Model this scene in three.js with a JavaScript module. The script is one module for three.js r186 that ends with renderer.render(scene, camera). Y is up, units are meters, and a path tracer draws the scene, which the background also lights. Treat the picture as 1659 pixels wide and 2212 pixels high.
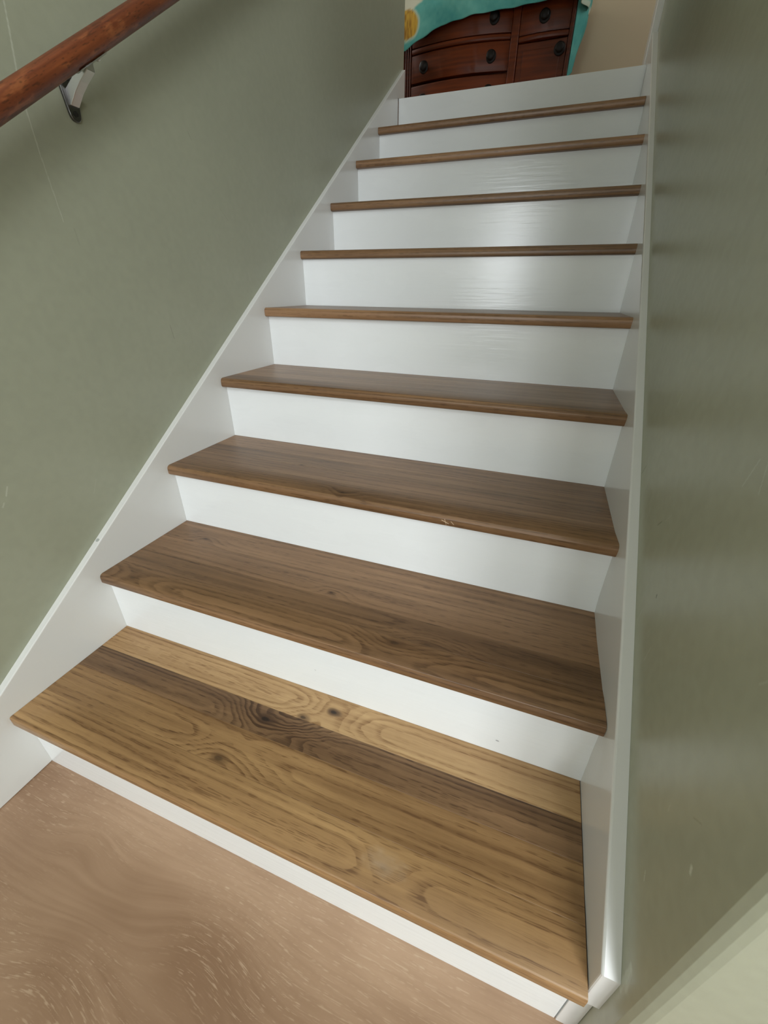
import * as THREE from 'three';
import { mergeGeometries, mergeVertices, toCreasedNormals } from 'three/addons/utils/BufferGeometryUtils.js';
import { RoundedBoxGeometry } from 'three/addons/geometries/RoundedBoxGeometry.js';
import { RectAreaLightUniformsLib } from 'three/addons/lights/RectAreaLightUniformsLib.js';

// ───────────────────────── camera, sky, daylight, exposure ─────────────────────────
const scene = new THREE.Scene();
const camera = new THREE.PerspectiveCamera(102.783, 1659 / 2212, 0.02, 60);
camera.rotation.order = 'YXZ';
camera.position.set(0.8841, 0.9432, 0.2300);
camera.rotation.set(-0.4989, 0.3494, 0.0099);

const renderer = new THREE.WebGLRenderer({ antialias: true });
renderer.toneMapping = THREE.LinearToneMapping;
renderer.toneMappingExposure = 1.12;
renderer.shadowMap.enabled = true;
RectAreaLightUniformsLib.init();

scene.background = new THREE.Color(0.78, 0.88, 1.0);      // even overcast sky
scene.backgroundIntensity = 1.5;

// daylight coming in through each window opening: [x0, x1, y0, y1] of the opening, strength
const DAY = new THREE.Color(0.93, 0.97, 1.0);
const WINDOWS = {
  window_1: { x0: 0.02, x1: 0.46, y0: 0.72, y1: 2.02, power: 11 },   // sidelights left and right of the entry door
  window_2: { x0: 1.46, x1: 1.86, y0: 0.72, y1: 2.02, power: 11 },
  window_3: { x0: 2.30, x1: 3.40, y0: 0.85, y1: 2.15, power: 10 },   // wide window in the same wall
  window_4: { x0: 1.70, x1: 3.40, y0: 2.60, y1: 3.85, power: 12 },   // high window above it in the two-storey entry
};
const WINDOW_LABEL = {
  window_1: 'tall narrow sidelight between the handrail wall and the entry door', window_2: 'tall narrow sidelight between the entry door and the wide window',
  window_3: 'wide white framed window at sill height in the sage entry wall', window_4: 'high white framed window near the ceiling of the entry',
};
const UPPER = { z0: -4.05, z1: -3.05, y0: 2.65, y1: 3.75, power: 4 };  // windows of the upstairs room, one in each side wall
const UPPER_R = { z0: -3.60, z1: -2.75, y0: 2.65, y1: 3.85, power: 2 };
const ROOM_BACK = 3.0, UPPER_LEFT = -1.62, UPPER_RIGHT = 2.40;
for (const w of Object.values(WINDOWS)) {
  const l = new THREE.RectAreaLight(DAY, w.power, w.x1 - w.x0, w.y1 - w.y0);
  l.position.set((w.x0 + w.x1) / 2, (w.y0 + w.y1) / 2, ROOM_BACK - 0.012);
  l.lookAt(l.position.x, l.position.y, 0);
  scene.add(l);
}
for (const [w, x, dir] of [[UPPER, UPPER_LEFT + 0.012, 3], [UPPER_R, UPPER_RIGHT - 0.012, -3]]) {
  const l = new THREE.RectAreaLight(new THREE.Color(1.0, 0.96, 0.88), w.power, w.z1 - w.z0, w.y1 - w.y0);
  l.position.set(x, (w.y0 + w.y1) / 2, (w.z0 + w.z1) / 2);
  l.lookAt(x + dir, l.position.y, l.position.z);
  scene.add(l);
}

// ───────────────────────── measured stair geometry ─────────────────────────
const Y = [0, 0.1793, 0.3530, 0.5291, 0.7088, 0.8869, 1.0620, 1.2373, 1.4182, 1.5891, 1.7627];     // tread tops
const ZN = [null, -0.0024, -0.2601, -0.5157, -0.7733, -1.0325, -1.2906, -1.5489, -1.8060, -2.0655]; // nosing fronts
const ZR = [-0.0219, -0.2767, -0.5347, -0.7944, -1.0533, -1.3053, -1.5689, -1.8271, -2.0853, -2.3485]; // riser faces
const THICK = 0.026, SKIRT = 0.016, WALL_L = -SKIRT, WALL_R = 1.0950;
const STAIR_END = -2.46;
const xIn = (z) => 1.0735 + 0.0065 * Math.sin(Math.PI * Math.min(1, Math.max(0, -z / 2.4)));       // the right skirt board is a little bowed

// ───────────────────────── helpers ─────────────────────────
const used = new Map();
function numbered(name) {
  const n = used.get(name) || 0; used.set(name, n + 1);
  return n ? `${name}_${String(n).padStart(3, '0')}` : name;
}
function shade(o) { o.castShadow = true; o.receiveShadow = true; return o; }
function part(name, geometry, material, parent) {
  const m = shade(new THREE.Mesh(geometry, material)); m.name = name; parent.add(m); return m;
}
function group(name, parent) { const g = new THREE.Group(); g.name = name; parent.add(g); return g; }
function thing(name, label, category, [x, y, z] = [0, 0, 0], grp) {
  const g = new THREE.Group(); g.name = numbered(name); g.position.set(x, y, z);
  g.userData = { label, category }; if (grp) g.userData.group = grp;
  scene.add(g); return g;
}
function structure(name, geometry, material, label, category) {
  const m = geometry ? shade(new THREE.Mesh(geometry, material)) : new THREE.Group();
  m.name = name; m.userData = { kind: 'structure', label, category }; scene.add(m); return m;
}
const box = (x0, x1, y0, y1, z0, z1) => new THREE.BoxGeometry(x1 - x0, y1 - y0, z1 - z0).translate((x0 + x1) / 2, (y0 + y1) / 2, (z0 + z1) / 2);
const rbox = (x0, x1, y0, y1, z0, z1, r = 0.002, s = 2) => new RoundedBoxGeometry(x1 - x0, y1 - y0, z1 - z0, s, r).translate((x0 + x1) / 2, (y0 + y1) / 2, (z0 + z1) / 2);
// profile given as [z, y] points, extruded across from x0 to x1
function extrudeX(pts, x0, x1, bevel = 0, segs = 2) {
  const s = new THREE.Shape(pts.map(([a, b]) => new THREE.Vector2(a, b)));
  const g = new THREE.ExtrudeGeometry(s, { depth: x1 - x0 - 2 * bevel, bevelEnabled: bevel > 0, bevelSize: bevel, bevelOffset: -bevel, bevelThickness: bevel, bevelSegments: segs, steps: 1 });
  g.rotateY(-Math.PI / 2); g.translate(x1 - bevel, 0, 0); return g;
}
function plain(g) { const n = g.index ? g.toNonIndexed() : g; for (const k of Object.keys(n.attributes)) if (!['position', 'normal', 'uv'].includes(k)) n.deleteAttribute(k); return n; }
const merge = (list) => mergeGeometries(list.map(plain));
// uv in metres from two position axes
function uvFrom(g, fu, fv) {
  const p = g.attributes.position, uv = new Float32Array(p.count * 2);
  for (let i = 0; i < p.count; i++) { const x = p.getX(i), y = p.getY(i), z = p.getZ(i); uv[2 * i] = fu(x, y, z); uv[2 * i + 1] = fv(x, y, z); }
  g.setAttribute('uv', new THREE.BufferAttribute(uv, 2)); return g;
}

// ───────────────────────── noise ─────────────────────────
function hash(x, y, s) {
  let h = Math.imul(x | 0, 374761393) ^ Math.imul(y | 0, 668265263) ^ Math.imul(s | 0, 1274126177);
  h = Math.imul(h ^ (h >>> 13), 1274126177); h ^= h >>> 16;
  return (h >>> 0) / 4294967296;
}
function vnoise(x, y, s) {
  const xi = Math.floor(x), yi = Math.floor(y); let fx = x - xi, fy = y - yi;
  fx = fx * fx * (3 - 2 * fx); fy = fy * fy * (3 - 2 * fy);
  const a = hash(xi, yi, s), b = hash(xi + 1, yi, s), c = hash(xi, yi + 1, s), d = hash(xi + 1, yi + 1, s);
  return a + (b - a) * fx + (c - a) * fy + (a - b - c + d) * fx * fy;
}
function fbm(x, y, s, o = 4) { let v = 0, a = 0.5; for (let i = 0; i < o; i++) { v += a * vnoise(x, y, s + i * 17); x *= 2.03; y *= 2.03; a *= 0.5; } return v / (1 - Math.pow(0.5, o)) - 0.5; }
const sm = (a, b, x) => { const t = Math.min(1, Math.max(0, (x - a) / (b - a))); return t * t * (3 - 2 * t); };
const lerp = (a, b, t) => a + (b - a) * t;
const mixc = (a, b, t) => [lerp(a[0], b[0], t), lerp(a[1], b[1], t), lerp(a[2], b[2], t)];
function rng(seed) { let a = seed >>> 0; return () => { a = (a + 0x6D2B79F5) | 0; let t = Math.imul(a ^ (a >>> 15), 1 | a); t = (t + Math.imul(t ^ (t >>> 7), 61 | t)) ^ t; return ((t ^ (t >>> 14)) >>> 0) / 4294967296; }; }

// texture from a function of metres (u across the width, v up) returning sRGB 0..255
function paint(W, H, mu, mv, fn, srgb = true) {
  const data = new Uint8Array(W * H * 4);
  for (let j = 0; j < H; j++) for (let i = 0; i < W; i++) {
    const c = fn((i + 0.5) / W * mu, (j + 0.5) / H * mv), k = 4 * (j * W + i);
    data[k] = Math.max(0, Math.min(255, c[0])); data[k + 1] = Math.max(0, Math.min(255, c[1])); data[k + 2] = Math.max(0, Math.min(255, c[2])); data[k + 3] = 255;
  }
  const t = new THREE.DataTexture(data, W, H, THREE.RGBAFormat);
  if (srgb) t.colorSpace = THREE.SRGBColorSpace;
  t.magFilter = THREE.LinearFilter; t.minFilter = THREE.LinearMipmapLinearFilter; t.generateMipmaps = true;
  t.wrapS = t.wrapT = THREE.MirroredRepeatWrapping; t.needsUpdate = true; return t;
}

// oak as one board shows it: rings cut flat, pores along the grain, knots that push the rings aside
// b: {light, dark, seed, vc, slope, depth, ring, contrast, knots: [{u, v, r, pull, dark}]}
function oak(b, u, v) {
  const s = b.seed;
  let f = v - b.vc;
  const h = b.depth * (1 + 0.9 * fbm(u * 1.1 + s, 0.5, s, 2)) + (b.slope || 0) * u;
  f = Math.sqrt(f * f + h * h) + 0.0065 * fbm(u * 1.4, v * 10, s + 3, 2) + 0.0040 * fbm(u * 6, v * 38, s + 5, 3) + 0.0012 * fbm(u * 40, v * 160, s + 6, 2);
  let core = 0, halo = 0, eye = 0;
  for (const k of b.knots || []) {
    const du = (u - k.u) * (u > k.u ? 0.42 : 0.62), dv = v - k.v, wob = 0.25 * fbm(u * 40, v * 60, s + 9, 2);
    const d = Math.sqrt(du * du + dv * dv) * (1 + wob);
    f += (k.pull || 0.03) * Math.exp(-(d * d) / (k.r * k.r * 9)) ;
    core = Math.max(core, (1 - sm(k.r * 0.35, k.r, d)) * (k.dark ?? 1));
    eye = Math.max(eye, (1 - sm(k.r * 0.15, k.r * 0.4, d)) * (k.dark ?? 1));
    halo = Math.max(halo, Math.exp(-(d * d) / (k.r * k.r * 5)) * (k.dark ?? 1));
  }
  const q = f / b.ring, t = q - Math.floor(q);
  const early = sm(0.0, 0.10, t) * (1 - sm(0.14, 0.70, t));                 // the porous part of each ring
  const ringVar = (0.25 + 1.3 * vnoise(Math.floor(q) * 3.7, s, s + 2)) * (0.35 + 1.0 * vnoise(u * 5 + q, v * 22, s + 41) + 1.6 * halo);
  const pore = sm(0.52, 0.82, vnoise(u * 55, v * 1300, s + 11)) * (0.22 + 0.95 * early);
  const streak = fbm(u * 3, v * 90, s + 21, 3), patch = fbm(u * 3.5, v * 9, s + 31, 3);
  let d = 0.62 * b.contrast * early * ringVar + 0.52 * pore + 0.75 * streak + 0.80 * patch + 0.24 + 0.14 * halo;
  d = Math.max(-0.25, Math.min(1.15, d));
  let c = mixc(b.light, b.dark, d);
  if (core > 0) c = mixc(c, [66, 45, 29], core * 0.72);
  if (eye > 0) c = mixc(c, [28, 19, 13], eye * 0.75);
  return c;
}

// ───────────────────────── materials ─────────────────────────
const std = (o) => new THREE.MeshStandardMaterial(o);
const whitePaint = std({ color: new THREE.Color(0.80, 0.82, 0.82), roughness: 0.24 });
const trimPaint = std({ color: new THREE.Color(0.72, 0.72, 0.70), roughness: 0.20 });
const SAGE = [159, 162, 142];

// fine roller texture shared by the painted walls (relief only)
const rollerBump = paint(1024, 1024, 1, 1, (u, v) => { const h = 128 + 120 * (0.6 * fbm(u * 60, v * 60, 5, 3) + 0.5 * fbm(u * 14, v * 14, 8, 2)); return [h, h, h]; }, false);
rollerBump.repeat.set(1.4, 1.4);
// strokes of pale filler and scuffs: [a0, y0, a1, y1, width, strength, rgb]; a is the distance along the wall
function segDist(px, py, s) {
  const dx = s[2] - s[0], dy = s[3] - s[1], t = Math.max(0, Math.min(1, ((px - s[0]) * dx + (py - s[1]) * dy) / (dx * dx + dy * dy || 1)));
  return Math.hypot(px - s[0] - t * dx, py - s[1] - t * dy);
}
function wallPaint(seed, marks, a0) {
  const W = 2048, HH = 1408, mu = 3.0, mv = 2.1;
  const t = paint(W, HH, mu, mv, (u, v) => {
    const n = 6 * fbm(u * 5, v * 5, seed, 2) + 4 * vnoise(u * 90, v * 90, seed + 4) - 2;
    return [SAGE[0] + n, SAGE[1] + n, SAGE[2] + n * 0.9];
  });
  const D = t.image.data;
  for (const m of marks) {
    const p = m[4] * 2, i0 = Math.floor((Math.min(m[0], m[2]) - p - a0) / mu * W), i1 = Math.ceil((Math.max(m[0], m[2]) + p - a0) / mu * W), j0 = Math.floor((Math.min(m[1], m[3]) - p) / mv * HH), j1 = Math.ceil((Math.max(m[1], m[3]) + p) / mv * HH);
    for (let j = Math.max(0, j0); j <= Math.min(HH - 1, j1); j++) for (let i = Math.max(0, i0); i <= Math.min(W - 1, i1); i++) {
      const u = (i + 0.5) / W * mu, v = (j + 0.5) / HH * mv, d = segDist(a0 + u, v, m);
      const w = (1 - sm(m[4] * 0.35, m[4], d * (1 + 0.7 * fbm(u * 220, v * 220, seed + 7, 2)))) * m[5];
      if (w > 0) for (let c = 0; c < 3; c++) { const k = 4 * (j * W + i) + c; D[k] = lerp(D[k], m[6][c], w); }
    }
  }
  return t;
}
const PALE = [196, 200, 184], DARKM = [86, 88, 74];
const lm = [
  [-0.458, 1.345, -0.439, 1.228, 0.0016, 0.7, PALE], [-0.439, 1.228, -0.440, 1.150, 0.0016, 0.7, PALE], [-0.440, 1.15, -0.446, 1.05, 0.0013, 0.5, PALE],
  [-0.178, 0.612, -0.170, 0.596, 0.0016, 0.7, PALE], [-0.162, 0.585, -0.158, 0.579, 0.0016, 0.6, PALE],
];
const rm = [
  [-0.035, 0.474, -0.033, 0.469, 0.003, 0.9, PALE], [-0.017, 0.275, -0.011, 0.232, 0.006, 0.45, PALE], [-0.013, 0.275, -0.005, 0.25, 0.005, 0.3, PALE],
  [-0.335, 0.562, -0.334, 0.559, 0.002, 0.7, DARKM], [-0.076, 0.361, -0.070, 0.352, 0.0014, 0.5, PALE],
];
{
  const r = rng(77);
  for (let i = 0; i < 26; i++) { const a = -1.6 + 1.6 * r(), y = 0.35 + 1.5 * r(), L = 0.008 + 0.03 * r(), th = 0.6 + 1.6 * r(); lm.push([a, y, a + L * Math.cos(th), y + L * Math.sin(th), 0.0012, 0.3 * r(), r() > 0.35 ? PALE : DARKM]); }
  for (let i = 0; i < 34; i++) { const a = -0.75 + 0.72 * r(), y = 0.4 + 0.9 * r(), L = 0.006 + 0.03 * r(), th = 0.5 + 1.4 * r(); rm.push([a, y, a + L * Math.cos(th), y + L * Math.sin(th), 0.0011, 0.35 * r(), r() > 0.3 ? PALE : DARKM]); }
}
const sageLeft = std({ map: wallPaint(101, lm, -2.5), roughness: 0.40, bumpMap: rollerBump, bumpScale: 0.0003 });
const sageRight = std({ map: wallPaint(202, rm, -2.5), roughness: 0.27, bumpMap: rollerBump, bumpScale: 0.0002 });
const sagePlain = std({ color: new THREE.Color().setRGB(SAGE[0] / 255, SAGE[1] / 255, SAGE[2] / 255, THREE.SRGBColorSpace), roughness: 0.5 });
const beige = std({ color: 0xb9ac93, roughness: 0.7, bumpMap: rollerBump, bumpScale: 0.0006 });
const ceilingPaint = std({ color: 0xe6e4dc, roughness: 0.9 });
const wallUV = (g) => uvFrom(g, (x, y, z) => (z + 2.5) / 3.0, (x, y) => y / 2.1);

// ───────────────────────── room shell ─────────────────────────
const H = 4.25, LOW = H;
structure('wall_left', wallUV(box(WALL_L - 0.12, WALL_L, 0, H, STAIR_END, ROOM_BACK)), sageLeft, 'sage green painted wall beside the stairs carrying the wooden handrail', 'wall');
{
  // right-hand wall turns a rounded plaster corner at the foot of the stairs
  const r = 0.020, zf = 0.023, s = new THREE.Shape();
  s.moveTo(WALL_R, -STAIR_END); s.lineTo(WALL_R, -(zf - r));
  s.absarc(WALL_R + r, -(zf - r), r, Math.PI, Math.PI * 1.5, false);
  s.lineTo(3.82, -zf); s.lineTo(3.82, -zf + 0.12); s.lineTo(WALL_R + 0.12, -zf + 0.12); s.lineTo(WALL_R + 0.12, -STAIR_END); s.closePath();
  const g = new THREE.ExtrudeGeometry(s, { depth: H, bevelEnabled: false, curveSegments: 16 });
  g.rotateX(-Math.PI / 2);
  uvFrom(g, (x, y, z) => (z - Math.max(0, x - WALL_R) * -1 + 2.5) / 3.0, (x, y) => y / 2.1);
  structure('wall_right', toCreasedNormals(g, 0.5), sageRight, 'sage green wall with rounded corner at the foot of the stairs', 'wall');
}
function holedWall(w, h, holes, t) {
  const s = new THREE.Shape([[0, 0], [w, 0], [w, h], [0, h]].map(([a, b]) => new THREE.Vector2(a, b)));
  for (const [a0, a1, b0, b1] of holes) s.holes.push(new THREE.Path([[a0, b0], [a0, b1], [a1, b1], [a1, b0]].map(([a, b]) => new THREE.Vector2(a, b))));
  return new THREE.ExtrudeGeometry(s, { depth: t, bevelEnabled: false });
}
{
  const x0 = WALL_L - 0.12;
  const g = holedWall(3.82 - x0, LOW, Object.values(WINDOWS).map((w) => [w.x0 - x0, w.x1 - x0, w.y0, w.y1]), 0.14).translate(x0, 0, ROOM_BACK);
  structure('wall_back', g, sagePlain, 'sage green wall with the entry door and windows behind the viewer', 'wall');
}
structure('wall_side', box(3.70, 3.82, 0, LOW, 0.023, ROOM_BACK), sagePlain, 'sage green side wall of the lower room', 'wall');
const floorKnots = [
  { u: 0.526, v: 0.103, r: 0.030, pull: 0.060, dark: 0.45 }, { u: 0.339, v: 0.205, r: 0.030, pull: 0.055, dark: 0.45 },
  { u: 0.22, v: 0.060, r: 0.018, pull: 0.030, dark: 0.10 }, { u: 0.82, v: 0.22, r: 0.028, pull: 0.05, dark: 0.2 },
];
const floorTex = paint(2048, 1536, 1.2, 0.9, (u0, v0) => {
  const u = u0 - 0.05, v = v0 - 0.1, s = 900;
  let f = v + 0.05 * fbm(u * 1.6, v * 3.5, s, 3) + 0.004 * fbm(u * 12, v * 50, s + 2, 3), halo = 0;
  for (const k of floorKnots) {
    const du = (u - k.u) * 0.6, dv = v - k.v, d2 = du * du + dv * dv;
    f += k.pull * Math.exp(-d2 / (k.r * k.r * 5)); halo += Math.exp(-d2 / (k.r * k.r * 2.2)) * k.dark;
  }
  const q = f / 0.012, t = q - Math.floor(q);
  const early = sm(0, 0.2, t) * (1 - sm(0.3, 0.9, t));
  const big = fbm(u * 4, v * 8, s + 9, 3), fine = fbm(u * 7, f * 150, s + 12, 3), cloud = fbm(u * 11, v * 14, s + 14, 2);
  let c = mixc([181, 150, 123], [140, 109, 84], Math.max(0, Math.min(1, 0.42 + 1.0 * big + 0.40 * fine + 0.35 * cloud + 0.8 * halo + 0.06 * (early - 0.4))));
  const dash = sm(0.60, 0.90, vnoise(u * 85, (v * 0.5 + f * 0.5) * 1350, s + 15)) * (0.15 + 0.85 * early) * sm(-0.16, 0.16, fbm(u * 5, v * 9, s + 18, 2));
  c = mixc(c, [206, 182, 156], 0.55 * dash);
  return c;
});
const floorMat = std({ map: floorTex, roughness: 0.42 });
structure('floor', uvFrom(box(WALL_L - 0.12, 3.82, -0.12, 0, -2.6, ROOM_BACK + 0.14), (x) => (x + 0.05) / 1.2, (x, y, z) => (z + 0.1) / 0.9), floorMat, 'light oak floor with pale limed grain at the foot of the stairs', 'floor');
structure('ceiling', box(WALL_L - 0.12, 3.82, LOW, LOW + 0.12, -0.23, ROOM_BACK + 0.14), ceilingPaint, 'white ceiling high above the two-storey entry', 'ceiling');
structure('ceiling_upper', box(-1.80, 2.60, H, H + 0.12, -4.45, -0.23), ceilingPaint, 'white ceiling above the stairwell', 'ceiling');
// upstairs room
structure('floor_upper', uvFrom(box(-1.74, 2.52, 1.60, Y[10] - 0.003, -4.42, ZR[9] - 0.018), (x) => x / 1.2, (x, y, z) => z / 0.9), floorMat, 'light oak floor of the room at the top of the stairs', 'floor');
structure('wall_upper_back', uvFrom(box(-1.74, 2.52, 1.60, H, -4.42, -4.30), (x) => x, (x, y) => y), beige, 'beige wall behind the dresser at the top of the stairs', 'wall');
{
  const z0 = -4.30, g = holedWall(STAIR_END - z0, H - 1.60, [[UPPER_R.z0 - z0, UPPER_R.z1 - z0, UPPER_R.y0 - 1.60, UPPER_R.y1 - 1.60]], 0.12);
  g.rotateY(-Math.PI / 2); g.translate(UPPER_RIGHT + 0.12, 1.60, z0);
  structure('wall_upper_right', g, beige, 'beige wall with a window to the right of the dresser', 'wall');
}
structure('wall_upper_front_left', box(UPPER_LEFT - 0.12, WALL_L - 0.12, 1.60, H, STAIR_END, STAIR_END + 0.1), beige, 'beige wall beside the head of the stairs', 'wall');
structure('wall_upper_front_right', box(WALL_R + 0.12, 2.52, 1.60, H, STAIR_END, STAIR_END + 0.1), beige, 'beige wall beside the head of the stairs behind the white jamb', 'wall');
{
  const z0 = -4.30, g = holedWall(STAIR_END - z0, H - 1.60, [[UPPER.z0 - z0, UPPER.z1 - z0, UPPER.y0 - 1.60, UPPER.y1 - 1.60]], 0.12);
  g.rotateY(-Math.PI / 2); g.translate(UPPER_LEFT, 1.60, z0);
  structure('wall_upper_left', g, beige, 'beige wall with a window in the upstairs room', 'wall');
}
// windows: frame, glazing bar and clear pane
const glass = new THREE.MeshPhysicalMaterial({ color: 0xffffff, roughness: 0.02, transmission: 1, thickness: 0, ior: 1.45 });
function windowUnit(name, w, h, label, barsX) {
  const g = structure(name, null, null, label, 'window');
  const t = 0.045, fr = [box(-w / 2, w / 2, -h / 2, -h / 2 + t, -0.03, 0.03), box(-w / 2, w / 2, h / 2 - t, h / 2, -0.03, 0.03), box(-w / 2, -w / 2 + t, -h / 2 + t, h / 2 - t, -0.03, 0.03), box(w / 2 - t, w / 2, -h / 2 + t, h / 2 - t, -0.03, 0.03)];
  part('frame', merge(fr), whitePaint, g);
  part('pane', box(-w / 2 + t, w / 2 - t, -h / 2 + t, h / 2 - t, -0.002, 0.002), glass, g);
  for (let i = 1; i <= barsX; i++) { const x = -w / 2 + w * i / (barsX + 1); part('glazing_bar', box(x - 0.012, x + 0.012, -h / 2 + t, h / 2 - t, -0.02, 0.02), whitePaint, g); }
  return g;
}
for (const [name, w] of Object.entries(WINDOWS)) {
  const g = windowUnit(name, w.x1 - w.x0, w.y1 - w.y0, WINDOW_LABEL[name], w.x1 - w.x0 > 1 ? 1 : 0);
  g.position.set((w.x0 + w.x1) / 2, (w.y0 + w.y1) / 2, ROOM_BACK + 0.07);
}
for (const [name, w, x, label] of [['window_5', UPPER, UPPER_LEFT - 0.06, 'white framed window in the beige wall left of the dresser'], ['window_6', UPPER_R, UPPER_RIGHT + 0.06, 'white framed window in the beige wall right of the dresser']]) {
  const g = windowUnit(name, w.z1 - w.z0, w.y1 - w.y0, label, 1);
  g.rotation.y = Math.PI / 2; g.position.set(x, (w.y0 + w.y1) / 2, (w.z0 + w.z1) / 2);
}
{
  const d = structure('door_1', null, null, 'white panelled entry door between its two sidelights', 'door');
  part('door_leaf', rbox(0.53, 1.39, 0.005, 2.05, ROOM_BACK - 0.03, ROOM_BACK - 0.001, 0.003), trimPaint, d);
  for (const [a0, a1, b0, b1] of [[0.63, 0.92, 1.15, 1.93], [1.00, 1.29, 1.15, 1.93], [0.63, 0.92, 0.18, 1.0], [1.00, 1.29, 0.18, 1.0]]) part('door_panel', rbox(a0, a1, b0, b1, ROOM_BACK - 0.038, ROOM_BACK - 0.029, 0.003), trimPaint, d);
}
structure('trim_1', rbox(1.070, WALL_R + 0.13, Y[10] - 0.003, H, STAIR_END - 0.11, STAIR_END, 0.003), trimPaint, 'white painted jamb at the head of the stairs', 'trim');
structure('baseboard_left', rbox(WALL_L, 0, 0.001, 0.14, 0.101, ROOM_BACK, 0.003), trimPaint, 'white baseboard along the sage wall of the lower room', 'baseboard');
structure('baseboard_right', rbox(WALL_R + 0.03, 3.70, 0.001, 0.10, 0.023, 0.039, 0.003), trimPaint, 'white baseboard on the wall face right of the stairs', 'baseboard');

// ───────────────────────── staircase ─────────────────────────
const stairs = thing('staircase', 'straight staircase with oak treads, white risers and white skirt boards', 'staircase');
// risers, with the small scuffs and nicks the paint carries
function riserTex(seed, marks, y0) {
  return paint(1024, 192, 1.08, 0.18, (u, v) => {
    const n = 3 * fbm(u * 9, v * 30, seed, 3);
    let c = [232 + n, 235 + n, 235 + n];
    for (const m of marks) { const d = segDist(u, y0 + v, m); if (d < m[4] * 2) { const w = (1 - sm(m[4] * 0.3, m[4], d)) * m[5]; if (w > 0) c = mixc(c, m[6], w); } }
    return c;
  });
}
const GREYM = [120, 122, 126], INK = [60, 58, 58];
const riserMarks = {
  2: [[0.925, 0.2135, 0.928, 0.2130, 0.0022, 0.6, GREYM], [0.55, 0.245, 0.551, 0.244, 0.002, 0.2, GREYM]],
  4: [],
  5: [[0.498, 0.672, 0.506, 0.6645, 0.0016, 0.7, GREYM], [0.506, 0.6645, 0.511, 0.660, 0.0014, 0.4, GREYM]],
  6: [[0.3115, 0.7615, 0.3125, 0.7605, 0.0022, 0.8, INK], [0.362, 0.806, 0.366, 0.785, 0.003, 0.12, GREYM], [0.374, 0.802, 0.372, 0.785, 0.003, 0.12, GREYM]],
  7: [[0.527, 1.018, 0.530, 1.014, 0.005, 0.2, GREYM], [0.80, 0.90, 0.86, 0.905, 0.006, 0.1, GREYM]],
  8: [[0.62, 1.12, 0.63, 1.10, 0.004, 0.15, GREYM]],
};
const brushBump = paint(512, 256, 1, 1, (u, v) => { const h = 128 + 90 * (fbm(u * 7, v * 40, 61, 3) + 0.7 * fbm(u * 25, v * 25, 67, 2)); return [h, h, h]; }, false);
for (let k = 1; k <= 10; k++) {
  const z = ZR[k - 1], y0 = Y[k - 1], y1 = k < 10 ? Y[k] - THICK : Y[10];
  const g = uvFrom(rbox(0, k === 1 ? 1.0675 : xIn(z) + 0.0008, y0, y1, z - 0.018, z, 0.0008, 1), (x) => x / 1.08, (x, y) => (y - y0) / 0.18);
  part('riser', g, std({ map: riserTex(300 + k, riserMarks[k] || [], y0), roughness: 0.19, bumpMap: brushBump, bumpScale: 0.0004 }), stairs);
}
// filler block closing the bottom riser against the rounded wall corner
part('riser_end_block', rbox(1.069, WALL_R - 0.0005, 0, 0.133, ZR[0] - 0.018, ZR[0] + 0.001, 0.001), trimPaint, stairs);

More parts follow.
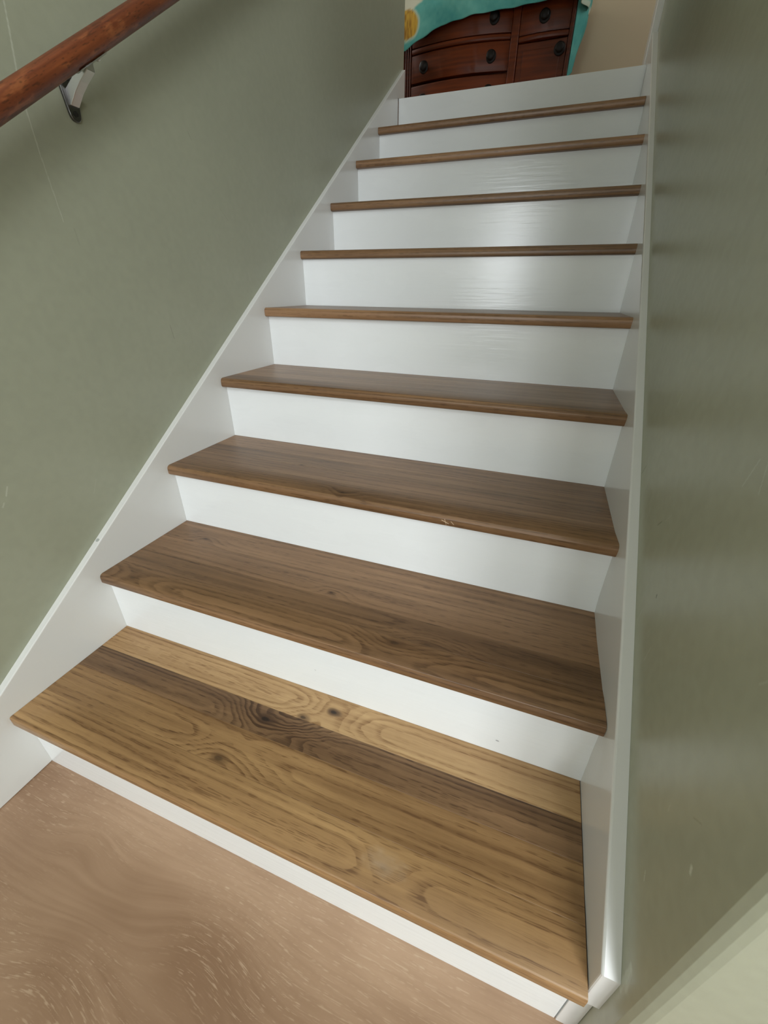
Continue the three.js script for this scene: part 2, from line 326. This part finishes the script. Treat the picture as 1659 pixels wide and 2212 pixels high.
// treads: boards glued edge to edge, the front one rounded to a nosing
const OAKS = {
  gold: { light: [190, 155, 110], dark: [136, 100, 62] }, brown: { light: [142, 110, 78], dark: [84, 60, 39] },
  mid: { light: [172, 136, 92], dark: [118, 86, 54] }, tan: { light: [154, 119, 86], dark: [104, 76, 51] }, umber: { light: [140, 107, 75], dark: [90, 65, 42] },
};
const treadBoards = {
  1: { cuts: [0.072, 0.146, 0.204], boards: [
    { ...OAKS.mid, vc: 0.030, depth: 0.020, ring: 0.0092, contrast: 0.42, knots: [{ u: 0.79, v: 0.035, r: 0.008, pull: 0.02, dark: 0.2 }] },
    { ...OAKS.mid, vc: 0.105, depth: 0.016, ring: 0.0101, contrast: 0.46, knots: [{ u: 0.447, v: 0.082, r: 0.014, pull: 0.040, dark: 0.45 }] },
    { ...OAKS.brown, vc: 0.162, depth: 0.022, ring: 0.0075, contrast: 0.75, knots: [{ u: 0.4825, v: 0.179, r: 0.015, pull: 0.050, dark: 1 }, { u: 0.552, v: 0.206, r: 0.009, pull: 0.02, dark: 0.7 }] },
    { ...OAKS.gold, vc: 0.235, depth: 0.020, ring: 0.0088, contrast: 0.40, knots: [{ u: 0.605, v: 0.241, r: 0.011, pull: 0.035, dark: 0.95 }, { u: 0.552, v: 0.209, r: 0.010, pull: 0.02, dark: 0.6 }] },
  ] },
  2: { cuts: [0.062, 0.121, 0.190], boards: [
    { ...OAKS.umber, vc: 0.02, depth: 0.02, ring: 0.0081, contrast: 0.35, knots: [{ u: 0.71, v: 0.047, r: 0.014, pull: 0.03, dark: 0.45 }, { u: 0.08, v: 0.02, r: 0.012, pull: 0.02, dark: 0.3 }] },
    { ...OAKS.umber, vc: 0.10, depth: 0.03, ring: 0.0081, contrast: 0.30, knots: [{ u: 0.77, v: 0.066, r: 0.012, pull: 0.03, dark: 0.2 }] },
    { ...OAKS.tan, vc: 0.16, depth: 0.03, ring: 0.0095, contrast: 0.26, knots: [{ u: 0.533, v: 0.136, r: 0.007, pull: 0.02, dark: 0.6 }] },
    { ...OAKS.tan, vc: 0.24, depth: 0.03, ring: 0.0095, contrast: 0.24, knots: [{ u: 0.12, v: 0.215, r: 0.008, pull: 0.02, dark: 0.5 }] },
  ] },
  3: { cuts: [0.066, 0.130, 0.192], boards: [
    { ...OAKS.umber, vc: 0.01, depth: 0.02, ring: 0.0081, contrast: 0.36, knots: [{ u: 0.50, v: 0.022, r: 0.008, pull: 0.02, dark: 0.5 }] },
    { ...OAKS.tan, vc: 0.10, depth: 0.02, ring: 0.0081, contrast: 0.34, knots: [] },
    { ...OAKS.umber, vc: 0.17, depth: 0.03, ring: 0.0095, contrast: 0.24, knots: [{ u: 0.327, v: 0.135, r: 0.008, pull: 0.02, dark: 0.5 }] },
    { ...OAKS.tan, vc: 0.25, depth: 0.03, ring: 0.0095, contrast: 0.22, knots: [] },
  ] },
};
const NOSE = 0.04, SPAN = 0.32;
for (let k = 1; k <= 9; k++) {
  const r = rng(4000 + k * 13), spec = treadBoards[k] || { cuts: [0.068 + 0.01 * (r() - 0.5), 0.132 + 0.01 * (r() - 0.5), 0.200 + 0.01 * (r() - 0.5)],
    boards: [0, 1, 2, 3].map((i) => ({ ...(r() > 0.5 ? OAKS.umber : OAKS.tan), vc: 0.035 + 0.066 * i + 0.03 * (r() - 0.5), depth: 0.018 + 0.02 * r(), ring: 0.0084 + 0.001 * r(), contrast: 0.3, knots: r() > 0.6 ? [{ u: 0.15 + 0.75 * r(), v: 0.03 + 0.2 * r(), r: 0.008, pull: 0.02, dark: 0.5 }] : [] })) };
  spec.boards.forEach((b, i) => { b.seed = k * 101 + i * 29 + 7; });
  const cuts = spec.cuts, big = k <= 3;
  const tex = paint(big ? 2048 : 1024, big ? 608 : 304, 1.08, SPAN, (u, v0) => {
    const v = v0 - NOSE; let i = 0; while (i < 3 && v > cuts[i]) i++;
    let c = oak(spec.boards[i], u, v);
    if (k === 3) for (const m of [[0.742, -0.012, 0.757, -0.018, 0.0012, 0.8, [226, 205, 178]], [0.748, -0.009, 0.752, -0.020, 0.001, 0.7, [226, 205, 178]], [0.762, -0.012, 0.768, -0.018, 0.0012, 0.7, [226, 205, 178]]]) { const d = segDist(u, v, m); const w = (1 - sm(m[4] * 0.3, m[4], d)) * m[5]; if (w > 0) c = mixc(c, m[6], w); }
    if (k === 1) { const d = Math.hypot((u - 0.79) * 0.6, v - 0.040) * (1 + 1.4 * fbm(u * 60, v * 60, 51, 3)); const w = (1 - sm(0.004, 0.024, d)) * (0.15 + 0.35 * vnoise(u * 90, v * 160, 52)); if (w > 0) c = mixc(c, [186, 166, 146], w); }
    return c;
  });
  const mat = std({ map: tex, roughness: 0.36 });
  const tread = group('tread', stairs);
  const yt = Y[k], yb = Y[k] - THICK, zf = ZN[k], zb = ZR[k] - 0.0005, gap = k === 1 ? 0.0014 : 0.0008;
  const uv = (g) => uvFrom(g, (x) => x / 1.08, (x, y, z) => { const s = zf - z; const R = k === 1 ? 0.004 : 0.0095, front = z > zf - R && y < yt - 0.0003; return ((front ? Math.max(0, s) - Math.min(1, (z - zf + R) / R) * (yt - y) : s) + NOSE) / SPAN; });
  const edges = [0, ...cuts, zf - zb];
  for (let i = 0; i < 4; i++) {
    const a = zf - edges[i], b = zf - edges[i + 1], ch = 0.0003;
    let pts;
    if (i === 0) {
      const R = k === 1 ? 0.004 : 0.0095, arc = [];   // the bottom tread has a squarer edge
      arc.push([b, yt - ch], [b + ch, yt]);
      for (let j = 0; j <= 8; j++) { const t = j / 8 * Math.PI / 2; arc.push([zf - R + R * Math.sin(t), yt - R + R * Math.cos(t)]); }
      for (let j = 0; j <= 6; j++) { const t = j / 6 * Math.PI / 2, R2 = k === 1 ? 0.003 : 0.006; arc.push([zf - R2 + R2 * Math.cos(t), yb + R2 - R2 * Math.sin(t)]); }
      arc.push([b, yb]);
      pts = arc.reverse();
    } else pts = [[b, yb], [a, yb], [a, yt - ch], [a - ch, yt], [b + ch, yt], [b, yt - ch]];
    const g = plain(extrudeX(pts, 0.0006, 1)), p = g.attributes.position;
    for (let j = 0; j < p.count; j++) if (p.getX(j) > 0.5) p.setX(j, xIn(p.getZ(j)) - gap);
    part('board', toCreasedNormals(uv(g), 0.7), mat, tread);
  }
}
// skirt boards
const topLine = (z) => 0.2364 + 0.682 * (-0.009 - z);
{
  const pts = []; const N = 16, zA = 0.10, zB = -2.437;
  pts.push([zA, 0.001], [zA, topLine(zA)]);
  for (let i = 1; i <= N; i++) { const z = lerp(zA, zB, i / N); pts.push([z, topLine(z)]); }
  pts.push([zB, Y[10]], [-2.34, Y[10]], [-2.34, 1.45]);
  for (let i = N - 1; i >= 1; i--) { const z = lerp(-0.25, -2.34, i / N); pts.push([z, Math.max(0.001, topLine(z) - 0.42)]); }
  pts.push([-0.25, 0.001]);
  const g = extrudeX(pts.reverse(), WALL_L, 0, 0.0018, 2), p = g.attributes.position;
  for (let i = 0; i < p.count; i++) p.setX(i, Math.max(WALL_L + 0.0018, p.getX(i)) / (SKIRT - 0.0018) * (SKIRT - 0.0002));
  const board = part('skirt_board', g, trimPaint, stairs);
  part('nail_filler', new THREE.CylinderGeometry(0.0042, 0.0042, 0.0012, 16).rotateX(Math.atan(0.682)).translate(-0.009, topLine(-0.2905) + 0.0002, -0.2905), std({ color: 0xa9aca8, roughness: 0.6 }), board);
}
{
  const topR = (z) => topLine(z) - 0.004, pts = [], N = 24, zA = -0.013, zB = -2.430, T = WALL_R - 1.0735;
  pts.push([zA, 0.137], [zA, topR(zA)]);
  for (let i = 1; i <= N; i++) { const z = lerp(zA, zB, i / N); pts.push([z, topR(z)]); }
  pts.push([zB, Y[10]], [-2.34, Y[10]], [-2.34, 1.45]);
  for (let i = N - 1; i >= 1; i--) { const z = lerp(-0.25, -2.34, i / N); pts.push([z, Math.max(0.001, topR(z) - 0.42)]); }
  pts.push([-0.25, 0.001], [-0.045, 0.001], [-0.045, 0.137]);
  const g = extrudeX(pts.reverse(), 0, T, 0.003, 3), p = g.attributes.position;
  // the inner face follows the slight bow of the board, the back lies on the wall
  for (let i = 0; i < p.count; i++) p.setX(i, lerp(xIn(p.getZ(i)), WALL_R - 0.0002, Math.min(1, p.getX(i) / (T - 0.003))));
  part('skirt_board', g, trimPaint, stairs);
}

// ───────────────────────── handrail ─────────────────────────
const SLOPE = 0.685, ANG = Math.atan(SLOPE);
const railTex = paint(2048, 128, 3.0, 0.14, (u, v) => {
  const s = fbm(u * 6, v * 260, 71, 4), p = fbm(u * 9, v * 20, 75, 3), wear = sm(0.06, 0.3, fbm(u * 30, v * 90, 79, 4));
  let c = mixc([132, 72, 40], [84, 40, 22], Math.max(0, Math.min(1, 0.45 + 0.9 * s + 0.8 * p)));
  c = mixc(c, [164, 104, 62], 0.5 * wear);
  return mixc(c, [46, 24, 14], 0.4 * sm(0.70, 0.9, vnoise(u * 120, v * 500, 83)));
});
const railWood = std({ map: railTex, roughness: 0.4 });
const steel = std({ color: new THREE.Color(0.72, 0.72, 0.71), metalness: 1, roughness: 0.30 });
const darkSteel = std({ color: new THREE.Color(0.16, 0.155, 0.15), metalness: 1, roughness: 0.3 });
const holeDark = std({ color: 0x1a1816, roughness: 0.7 });
const rail = thing('handrail', 'reddish brown wooden handrail on a steel wall bracket', 'handrail', [WALL_L, 0, -0.5285]);
const RAILX = 0.062, RAILR = 0.016;           // centre distance from the wall, radius
const railY = (z) => 1.3030 + SLOPE * (-0.5285 - z);   // centre height at wall depth z
{
  const zA = 0.35, zB = -2.30, L = Math.hypot(zA - zB, SLOPE * (zA - zB));
  const prof = [[0, -L / 2], [RAILR * 0.6, -L / 2], [RAILR * 0.92, -L / 2 + 0.003], [RAILR, -L / 2 + 0.008]];
  const full = [...prof, ...prof.map(([a, b]) => [a, -b]).reverse()];
  const g = new THREE.LatheGeometry(full.map(([a, b]) => new THREE.Vector2(a, b)), 32);
  g.scale(1, 1, 1.08);
  uvFrom(g, (x, y) => (y + L / 2) / 3.0, (x, y, z) => (Math.atan2(z, x) + Math.PI) / (2 * Math.PI));
  g.rotateX(-(Math.PI / 2 - ANG));            // lathe axis (y) leans up the flight towards -z
  const zc = (zA + zB) / 2;
  part('rail', g, railWood, rail).position.set(RAILX, railY(zc), zc + 0.5285);
}
for (const z of [-0.5285]) {
  const b = group('bracket', rail); const zl = z + 0.5285, yc = railY(z);
  b.position.set(0, yc, zl);
  // wall plate: tall pointed leaf with bevelled edge
  const s = new THREE.Shape(); s.moveTo(0, -0.089); s.bezierCurveTo(0.007, -0.089, 0.009, -0.084, 0.010, -0.077); s.lineTo(0.018, -0.020); s.bezierCurveTo(0.019, -0.004, 0.008, 0.006, 0, 0.006);
  s.bezierCurveTo(-0.008, 0.006, -0.019, -0.004, -0.018, -0.020); s.lineTo(-0.010, -0.077); s.bezierCurveTo(-0.009, -0.084, -0.007, -0.089, 0, -0.089);
  const plate = new THREE.ExtrudeGeometry(s, { depth: 0.003, bevelEnabled: true, bevelSize: 0.0015, bevelThickness: 0.0015, bevelSegments: 3, curveSegments: 12 });
  plate.rotateY(Math.PI / 2).translate(0.0016, 0, 0);
  part('wall_plate', plate, darkSteel, b);
  part('screw', new THREE.CylinderGeometry(0.0042, 0.0042, 0.0012, 20).rotateZ(Math.PI / 2).translate(0.0068, -0.079, 0), holeDark, b);
  part('screw', new THREE.CylinderGeometry(0.0042, 0.0042, 0.0012, 20).rotateZ(Math.PI / 2).translate(0.0068, -0.030, 0), holeDark, b);
  // flat arm rising out from the plate to the rail
  const arm = new THREE.Shape([[0.005, -0.068], [0.010, -0.068], [0.028, -0.052], [0.046, -0.040], [RAILX + 0.006, -0.028], [RAILX + 0.006, -RAILR - 0.001], [RAILX - 0.010, -RAILR - 0.001], [RAILX - 0.018, -0.024], [0.030, -0.034], [0.005, -0.048]].map(([a, c]) => new THREE.Vector2(a, c)));
  part('arm', new THREE.ExtrudeGeometry(arm, { depth: 0.014, bevelEnabled: true, bevelSize: 0.001, bevelThickness: 0.001, bevelSegments: 2 }).translate(0, 0, -0.007), steel, b);
  // saddle cupping the underside of the rail
  const sad = new THREE.CylinderGeometry(RAILR + 0.0028, RAILR + 0.0028, 0.078, 20, 1, true, Math.PI / 2 - 0.62, 1.24);
  const inner = new THREE.CylinderGeometry(RAILR + 0.0006, RAILR + 0.0006, 0.078, 20, 1, true, Math.PI / 2 - 0.62, 1.24);
  const sd = merge([sad, inner]); sd.rotateY(Math.PI / 2); sd.applyMatrix4(new THREE.Matrix4().makeRotationFromEuler(new THREE.Euler(-(Math.PI / 2 - ANG), 0, 0)));
  sd.translate(RAILX, 0, 0);
  part('saddle', sd, new THREE.MeshStandardMaterial({ color: new THREE.Color(0.55, 0.55, 0.55), metalness: 1, roughness: 0.22, side: THREE.DoubleSide }), b);
  part('saddle_screw', new THREE.SphereGeometry(0.0045, 16, 10).scale(1, 0.6, 1).translate(RAILX, -RAILR - 0.004 + 0.0155, -0.026), steel, b);
}

// ───────────────────────── dresser upstairs ─────────────────────────
const mahogTex = paint(1024, 512, 1.2, 0.6, (u, v) => {
  const s = fbm(u * 5, v * 80, 131, 4), p = fbm(u * 3, v * 6, 135, 3);
  return mixc([108, 48, 16], [58, 23, 7], Math.max(0, Math.min(1, 0.5 + 0.9 * s + 0.9 * p)));
});
const mahog = new THREE.MeshPhysicalMaterial({ map: mahogTex, roughness: 0.36, specularIntensity: 0.55 });
const knobDark = new THREE.MeshPhysicalMaterial({ color: 0x0d0a08, roughness: 0.5, specularIntensity: 0.5 });
const DX0 = -0.50, DX1 = 0.695, DZ = -3.80, DB = -4.27, DT = 2.72, DF = Y[10] - 0.003;
const dresser = thing('dresser', 'dark mahogany dresser with bowed drawers at the top of the stairs', 'dresser', [(DX0 + DX1) / 2, DF, DZ]);
const dp = (g) => { uvFrom(g, (x, y, z) => (x + z) / 1.2, (x, y) => y / 0.6); return g.translate(-(DX0 + DX1) / 2, -DF, -DZ); };
part('body', dp(merge([rbox(DX0 + 0.01, DX1 - 0.01, DF + 0.10, DT - 0.022, DB, DZ - 0.03, 0.003)])), mahog, dresser);
part('top', dp(rbox(DX0 - 0.015, DX1 + 0.015, DT - 0.022, DT, DB, DZ + 0.045, 0.006, 3)), mahog, dresser);
for (const [x, z] of [[DX0 + 0.035, DZ - 0.06], [DX1 - 0.035, DZ - 0.06], [DX0 + 0.035, DB + 0.04], [DX1 - 0.035, DB + 0.04]]) part('leg', dp(rbox(x - 0.024, x + 0.024, DF, DF + 0.12, z - 0.024, z + 0.024, 0.004)), mahog, dresser);
// corner posts: left one reeded, divider and right post
const reeds = []; for (let i = 0; i < 5; i++) reeds.push(new THREE.CylinderGeometry(0.0085, 0.0085, DT - 0.03 - DF - 0.10, 14).translate(DX0 + 0.015 + 0.017 * i, (DT - 0.03 + DF + 0.10) / 2, DZ - 0.026));
part('corner_post', dp(merge([rbox(DX0, DX0 + 0.098, DF + 0.10, DT - 0.022, DZ - 0.07, DZ - 0.03, 0.003), ...reeds])), mahog, dresser);
part('divider_post', dp(rbox(0.300, 0.352, DF + 0.10, DT - 0.05, DZ - 0.04, DZ + 0.012, 0.008, 3)), mahog, dresser);
part('corner_post', dp(rbox(0.672, DX1, DF + 0.10, DT - 0.022, DZ - 0.06, DZ + 0.004, 0.004)), mahog, dresser);
// bowed fronts on the left: plan curve swept up
function bowed(x0, x1, y0, y1, bow, inset, r = 0.006) {
  const s = new THREE.Shape(), N = 24, f = (t) => DZ + inset + bow * (1 - Math.pow(2 * t - 1, 2));
  s.moveTo(x0, -(DZ - 0.028)); for (let i = 0; i <= N; i++) s.lineTo(lerp(x0, x1, i / N), -f(i / N)); s.lineTo(x1, -(DZ - 0.028)); s.closePath();
  const g = new THREE.ExtrudeGeometry(s, { depth: y1 - y0 - 2 * r, bevelEnabled: true, bevelSize: r * 0.6, bevelOffset: -r * 0.6, bevelThickness: r, bevelSegments: 3 });
  g.rotateX(-Math.PI / 2); g.translate(0, y0 + r, 0); return toCreasedNormals(plain(g), 0.6);
}
const bowAt = (x, x0, x1, bow) => { const t = (x - x0) / (x1 - x0); return bow * (1 - Math.pow(2 * t - 1, 2)); };
function knob(x, y, z, parent) {
  const pts = [[0, 0], [0.034, 0], [0.036, 0.003], [0.030, 0.007], [0.016, 0.008], [0.012, 0.014], [0.016, 0.020], [0.026, 0.025], [0.027, 0.031], [0.018, 0.037], [0, 0.039]];
  const g = new THREE.LatheGeometry(pts.map(([a, b]) => new THREE.Vector2(a, b)), 24).rotateX(Math.PI / 2).translate(x, y, z);
  part('knob', dp(g), knobDark, parent);
}
const LX0 = -0.400, LX1 = 0.298, BOW = 0.045;
for (const [y0, y1] of [[1.90, 2.090], [2.106, 2.276], [2.292, 2.440], [2.478, 2.625]]) {
  const d = part('drawer', dp(bowed(LX0, LX1, y0, y1, BOW, 0)), mahog, dresser);
  for (const x of [-0.300, 0.180]) knob(x, (y0 + y1) / 2, DZ + bowAt(x, LX0, LX1, BOW) - 0.001, d);
}
part('rail_moulding', dp(bowed(LX0, LX1, 2.444, 2.472, BOW + 0.004, 0.006, 0.010)), mahog, dresser);
{
  const d = part('drawer', dp(bowed(0.354, 0.670, 2.450, 2.640, 0.012, 0, 0.006)), mahog, dresser);
  knob(0.506, 2.522, DZ + 0.011, d);
  part('rail_moulding', dp(bowed(0.354, 0.670, 2.418, 2.446, 0.014, 0.006, 0.010)), mahog, dresser);
  const door = part('door', dp(rbox(0.354, 0.670, 1.90, 2.414, DZ - 0.03, DZ - 0.004, 0.004)), mahog, dresser);
  part('door_panel', dp(rbox(0.392, 0.632, 1.94, 2.376, DZ - 0.008, DZ + 0.002, 0.004)), mahog, door);
  knob(0.628, 2.36, DZ + 0.001, door);
}

// ───────────────────────── towel over the dresser ─────────────────────────
{
  const TEAL = [[58, 142, 142], [110, 184, 176]], CREAM = [206, 210, 192], YEL = [196, 160, 62];
  const C = new THREE.Color();
  // a sheet from a grid of points with thickness, coloured by the print
  function sheet(nu, nv, fn, col) {
    const pos = [], colr = [], idx = [], row = nv + 1;
    for (const side of [0, 1]) for (let i = 0; i <= nu; i++) for (let j = 0; j <= nv; j++) {
      const a = i / nu, b = j / nv, p = fn(a, b, side); pos.push(...p);
      const c = col(a, b, p); C.setRGB(c[0] / 255, c[1] / 255, c[2] / 255, THREE.SRGBColorSpace); colr.push(C.r, C.g, C.b);
    }
    const off = (nu + 1) * row;
    for (let i = 0; i < nu; i++) for (let j = 0; j < nv; j++) {
      const p = i * row + j, q = p + row; idx.push(p, q, p + 1, q, q + 1, p + 1, off + p, off + p + 1, off + q, off + q, off + p + 1, off + q + 1);
    }
    const rim = (a, b) => idx.push(a, b, off + a, b, off + b, off + a);
    for (let i = 0; i < nu; i++) { rim((i + 1) * row, i * row); rim(i * row + nv, (i + 1) * row + nv); }
    for (let j = 0; j < nv; j++) { rim(j, j + 1); rim(nu * row + j + 1, nu * row + j); }
    const g = new THREE.BufferGeometry(); g.setAttribute('position', new THREE.Float32BufferAttribute(pos, 3)); g.setAttribute('color', new THREE.Float32BufferAttribute(colr, 3)); g.setIndex(idx); g.computeVertexNormals(); return g;
  }
  const edge = [[-0.50, 2.425], [-0.448, 2.445], [-0.32, 2.492], [-0.169, 2.538], [0.055, 2.560], [0.27, 2.562], [0.50, 2.566], [0.72, 2.566]];
  const low = (x) => { for (let i = 0; i < edge.length - 1; i++) if (x <= edge[i + 1][0]) { const t = (x - edge[i][0]) / (edge[i + 1][0] - edge[i][0]); return lerp(edge[i][1], edge[i + 1][1], sm(0, 1, t) * 0.3 + t * 0.7); } return edge[edge.length - 1][1]; };
  const teal = (x, y, s) => { const n = fbm(x * 5 + y * 3, y * 9, s, 3) + 0.3 * fbm(x * 50, y * 50, s + 3, 2); return mixc(TEAL[0], TEAL[1], Math.max(0, Math.min(1, 0.5 + 1.2 * n))); };
  const print = (x, y) => {
    let c = teal(x, y, 501);
    const wob = 0.03 * fbm(x * 14, y * 14, 507, 3);
    const dc = Math.hypot((x + 0.45) / 0.165, (y - 2.735) / 0.105) + wob * 6, dy = Math.hypot((x + 0.425) / 0.095, (y - 2.575) / 0.085) + wob * 5;
    c = mixc(c, CREAM, 1 - sm(0.92, 1.04, dc));
    c = mixc(c, CREAM, 0.7 * (1 - sm(1.0, 1.12, dy)));
    c = mixc(c, mixc(YEL, [150, 112, 44], sm(0.5, 0.75, vnoise(x * 120, y * 26, 511))), 1 - sm(0.86, 0.98, dy));
    return c;
  };
  const fold = (x, y) => 0.006 * Math.sin((x * 0.8 + y * 0.9) * 46 + 3 * fbm(x * 4, y * 4, 521, 2)) * (0.4 + vnoise(x * 6, 3, 523));
  const front = sheet(150, 28, (a, b, side) => {
    const x = lerp(-0.49, 0.715, a), y = lerp(DT + 0.004, low(x), b), hang = Math.min(1, b * 2.2);
    return [x, y, DZ + 0.064 + (fold(x, y) + 0.012) * hang + (side ? -0.004 : 0) + bowAt(Math.min(LX1, Math.max(LX0, x)), LX0, LX1, 0.012)];
  }, (a, b, p) => print(p[0], p[1]));
  const topS = sheet(40, 20, (a, b, side) => [lerp(-0.49, 0.73, a), DT + (side ? 0.0005 : 0.0045), lerp(DZ + 0.064, DB + 0.02, b)], (a, b, p) => print(p[0], 2.72 - (p[2] - DZ)));
  // the corner hangs off the right end in two bunched layers: each follows a plan curve round the end of the dresser
  const around = (a, out, zStart, x0 = 0.703) => { const e = sm(0, 0.35, a); return [lerp(x0, 0.702 + out, e) - 0.4 * out * sm(0.7, 1, a), lerp(zStart, DB + 0.06, a * a * 0.6 + 0.4 * a)]; };
  const side1 = sheet(36, 20, (a, b, side) => {
    const y = lerp(DT + 0.004, 2.548 - 0.03 * Math.sin(a * 3.1) + 0.05 * a, b), [x, z] = around(a, 0.050 + 0.026 * Math.sin(b * 2.6), DZ + 0.052, 0.718);
    return [x + 0.006 * Math.sin(a * 22 + b * 2) * b - (side ? 0.004 : 0), y, z - (side ? 0.002 : 0)];
  }, (a, b, p) => mixc(teal(p[2] + p[0] * 3, p[1], 541), CREAM, 0.8 * sm(0.84, 0.93, b + 0.1 * a)));
  const side2 = sheet(32, 24, (a, b, side) => {
    const y = lerp(2.60, 2.19 + 0.24 * a, b), [x, z] = around(a, lerp(0.066, 0.022, sm(0.15, 1, b)), DZ - 0.005);
    return [x + 0.004 * Math.sin(a * 26) - (side ? 0.004 : 0), y, z - (side ? 0.002 : 0)];
  }, (a, b, p) => teal(p[2] + p[0] * 3, p[1], 551));
  const all = [front, topS, side1, side2].map((g) => g.toNonIndexed());
  for (const g of all) for (const k of Object.keys(g.attributes)) if (!['position', 'normal', 'color'].includes(k)) g.deleteAttribute(k);
  const g = mergeGeometries(all).translate(-(DX0 + DX1) / 2, -DT, -DZ);
  const m = shade(new THREE.Mesh(g, std({ vertexColors: true, roughness: 0.95, side: THREE.DoubleSide })));
  m.name = 'beach_towel'; m.position.set((DX0 + DX1) / 2, DT, DZ);
  m.userData = { label: 'teal beach towel with yellow and cream print draped over the dresser', category: 'towel' };
  scene.add(m);
}

renderer.render(scene, camera);
